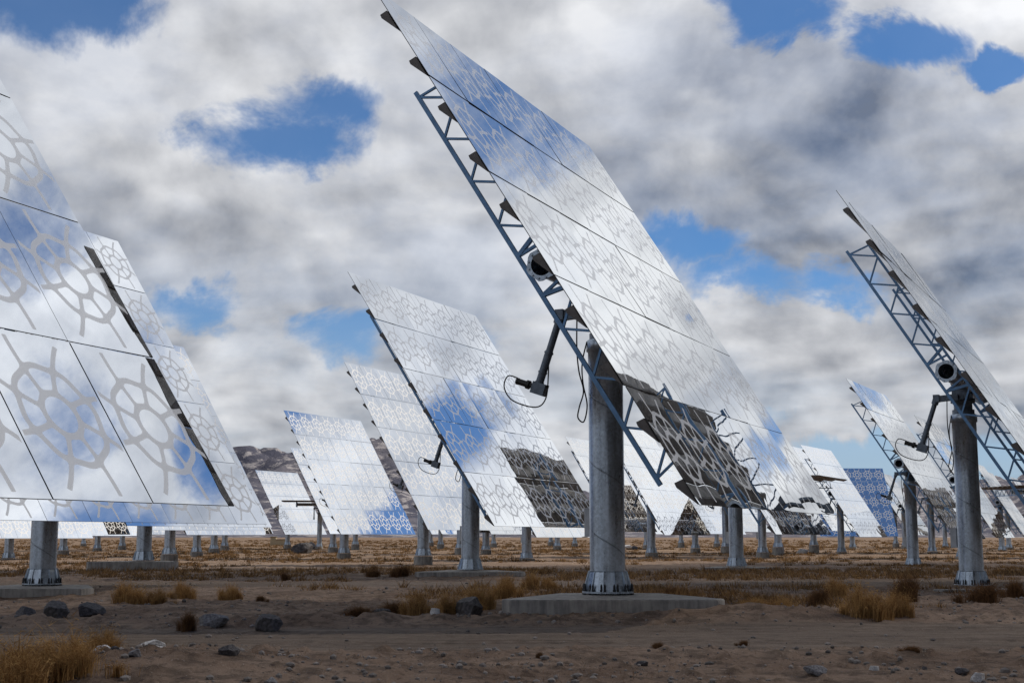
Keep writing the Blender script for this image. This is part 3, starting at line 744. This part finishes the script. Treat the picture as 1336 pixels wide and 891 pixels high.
def stubble():
    r = random.Random(22); v = []; f = []; c = 0
    while c < 3600:
        y = 9.5 * math.exp(r.random() * 1.35); x = r.uniform(-.43, .43) * y
        d = noise.fractal(Vector((x * .35, y * .35, 8)), .8, 2.2, 4)
        if d < .12 or lane(x, y) > .5: continue
        c += 1; zz = zg(x, y); a = r.uniform(0, 6.283); L = r.uniform(.02, .07); k = len(v); w = .002
        v.extend([(x, y, zz), (x + w * 2, y, zz), (x + math.cos(a) * L, y + math.sin(a) * L, zz + r.uniform(.005, .05))]); f.append((k, k + 1, k + 2))
    tag(mesh_obj("dry_stubble", v, f, M_DEAD), kind='stuff', label="thin dry stems scattered over the bare soil", cat="stubble")
stubble()
def rock_mesh(seed, m, det=3):
    r = random.Random(seed); o = Vector((r.uniform(0, 50), r.uniform(0, 50), 0))
    planes = []
    for _ in range(17):
        d = Vector((r.gauss(0, 1), r.gauss(0, 1), r.gauss(0, .9))).normalized(); planes.append((d, r.uniform(.62, .95)))
    bm = bmesh.new(); bmesh.ops.create_icosphere(bm, subdivisions=5, radius=1)
    sc = Vector((1.1, r.uniform(.7, .95), r.uniform(.62, .85)))
    for q in bm.verts:
        p = q.co.normalized(); t = 1.05
        for d, h in planes:
            c = p.dot(d)
            if c > .05: t = min(t, h / c)
        t *= 1 + .05 * noise.noise(p * 4 + o) + .025 * noise.noise(p * 11 + o) + .015 * noise.noise(p * 24 + o)
        q.co = Vector((p.x * t * sc.x, p.y * t * sc.y, p.z * t * sc.z))
    me = bpy.data.meshes.new("rock"); bm.to_mesh(me); bm.free(); me.materials.append(m)
    return me
RK = {'g': [rock_mesh(1, M_ROCK), rock_mesh(2, M_ROCK)], 'd': [rock_mesh(3, M_ROCKD), rock_mesh(4, M_ROCKD)], 'w': [rock_mesh(5, M_ROCKW), rock_mesh(6, M_ROCKW)]}
rocks = [
 (277, 820, 34, 'g', "big grey boulder standing at the lane edge on the left"),
 (352, 822, 36, 'd', "flat dark boulder right of the big grey one"),
 (32, 808, 30, 'd', "dark rock behind the lower left thicket, closest to the left edge"),
 (75, 806, 36, 'd', "dark rock behind the lower left thicket, second from the left edge"),
 (118, 804, 34, 'd', "pointed dark rock behind the right end of the lower left thicket"),
 (45, 808, 20, 'g', "small grey rock between the two dark rocks at far left"),
 (198, 846, 26, 'w', "pale rock on top of the heap in the lower left"),
 (204, 853, 20, 'w', "small white rock lying just below the pale one on the heap"),
 (176, 856, 18, 'g', "dull brown stone left of the pale rocks on the heap"),
 (132, 879, 16, 'w', "white stone at the bottom edge below the lower left grass"),
 (148, 884, 9, 'd', "small black stone beside the white stone at the bottom left"),
 (38, 880, 22, 'd', "dark clod at the bottom left corner"),
 (296, 873, 24, 'd', "dark stone low in the picture right of the heap"),
 (354, 886, 16, 'g', "brown stone at the bottom edge, left of the centre"),
 (613, 802, 42, 'd', "dark central boulder left of the concrete slab"),
 (497, 806, 22, 'd', "low dark rock in the central grass strip"),
 (568, 808, 12, 'w', "small pale stone in front of the central grass"),
 (1065, 880, 25, 'g', "rounded tan grey stone near the bottom edge at right"),
 (1141, 874, 12, 'w', "small white stone right of the rounded one"),
 (1206, 873, 8, 'd', "tiny dark stone right of the small white stone"),
 (1256, 880, 18, 'd', "dark stone near the bottom right corner"),
 (1276, 888, 20, 'w', "whitish stone at the bottom right corner"),
 (838, 868, 13, 'd', "small dark stone in the lower middle"),
 (1047, 722, 13, 'w', "white rock among the brush right of centre, far off"),
 (828, 717, 9, 'd', "round black rock right behind the central pedestal"),
 (819, 715, 10, 'w', "pale rock next to the round black one behind the central pedestal"),
 (605, 740, 13, 'w', "pale rock at the foot of the tall bright heliostat's pedestal"),
 (404, 716, 16, 'g', "grey stones heap left of the twin pedestals"),
 (187, 739, 9, 'w', "white stone in front of the second left slab"),
 (395, 722, 26, 'd', "dark earth clod on the ground left of centre, far off"),
]
for px_, py_, w_, k, lab in rocks:
    x, y, zz = gpt(px_, py_); s0 = w_ * y / F / 2 * 1.18
    o = bpy.data.objects.new("rock", rg.choice(RK[k])); C.objects.link(o); o.location = (x, y, zz + s0 * .24); o.scale = (s0, s0, s0 * rg.uniform(.9, 1.15)); o.rotation_euler = (rg.uniform(-.3, .3), rg.uniform(-.3, .3), rg.uniform(0, 6.28))
    tag(o, lab, "rock", "rocks lying on the desert floor")
def pebbles():
    r = random.Random(31); v = []; f = []; c = 0
    ico = [(0, 0, -1), (.72, -.53, -.45), (-.28, -.85, -.45), (-.89, 0, -.45), (-.28, .85, -.45), (.72, .53, -.45), (.28, -.85, .45), (-.72, -.53, .45), (-.72, .53, .45), (.28, .85, .45), (.89, 0, .45), (0, 0, 1)]
    fi = [(0, 1, 2), (1, 0, 5), (0, 2, 3), (0, 3, 4), (0, 4, 5), (1, 5, 10), (2, 1, 6), (3, 2, 7), (4, 3, 8), (5, 4, 9), (1, 10, 6), (2, 6, 7), (3, 7, 8), (4, 8, 9), (5, 9, 10), (6, 10, 11), (7, 6, 11), (8, 7, 11), (9, 8, 11), (10, 9, 11)]
    while c < 11000:
        y = 9.5 * math.exp(r.random() * 1.7); x = r.uniform(-.43, .43) * y
        L = lane(x, y); d = noise.noise(Vector((x * .6, y * .6, 1)))
        if r.random() < L * .8 or d < r.uniform(-.5, .3): continue
        c += 1; s = .005 * math.exp(r.random() ** 3.5 * 2.3); zz = zg(x, y); k = len(v); th = r.uniform(0, 6.28); ct, st = math.cos(th), math.sin(th)
        a, b_, c_ = s * r.uniform(.7, 1.4), s * r.uniform(.6, 1), s * r.uniform(.5, .9)
        for p in ico:
            X_, Y_ = p[0] * a * r.uniform(.8, 1.15), p[1] * b_ * r.uniform(.8, 1.15); v.append((x + X_ * ct - Y_ * st, y + X_ * st + Y_ * ct, zz + p[2] * c_ + c_ * .3))
        f += [(q[0] + k, q[1] + k, q[2] + k) for q in fi]
    tag(mesh_obj("pebbles", v, f, M_PEB), kind='stuff', label="small stones and clods strewn over the soil", cat="pebbles")
pebbles()
# far tan equipment shed
sx_, sy_, sz_ = -48.5, 272, zg(-48.5, 272)
sh = bpy.data.objects.new("equipment_shed", None); C.objects.link(sh); sh.location = (sx_, sy_, sz_); tag(sh, "tiny tan shed far off at the foot of the white mirrors, left of centre", "shed")
MT = simple("tan_sheet", (.36, .29, .18), .7); MTD = simple("dark_sheet", (.08, .07, .05), .7)
b = MB(); b.box((-1.2, -1, -.5), (2.2, 1, 1.1)); b.box((-1.2, -.8, 1.1), (-.1, .8, 1.7)); b.build("wall", MT, sh)
b = MB(); b.box((-1.35, -1.0, 1.7), (.05, 1.0, 1.78)); b.box((-.1, -1.15, 1.1), (2.35, 1.15, 1.2)); b.build("roof", MTD, sh)

# ------------------------------------------------------------------ render settings
vs = S.view_settings; S.display_settings.display_device = 'sRGB'; vs.view_transform = 'Standard'; vs.look = 'None'; vs.exposure = 0; vs.gamma = 1; vs.use_curve_mapping = False
cy = S.cycles; cy.max_bounces = 8; cy.glossy_bounces = 5; cy.diffuse_bounces = 3; cy.transmission_bounces = 2; cy.transparent_max_bounces = 4
cy.sample_clamp_indirect = 2.0; cy.caustics_reflective = True; cy.blur_glossy = .3; cy.use_denoising = True
try: cy.denoiser = 'OPENIMAGEDENOISE'; cy.denoising_input_passes = 'RGB_ALBEDO_NORMAL'; cy.denoising_prefilter = 'ACCURATE'
except Exception: pass
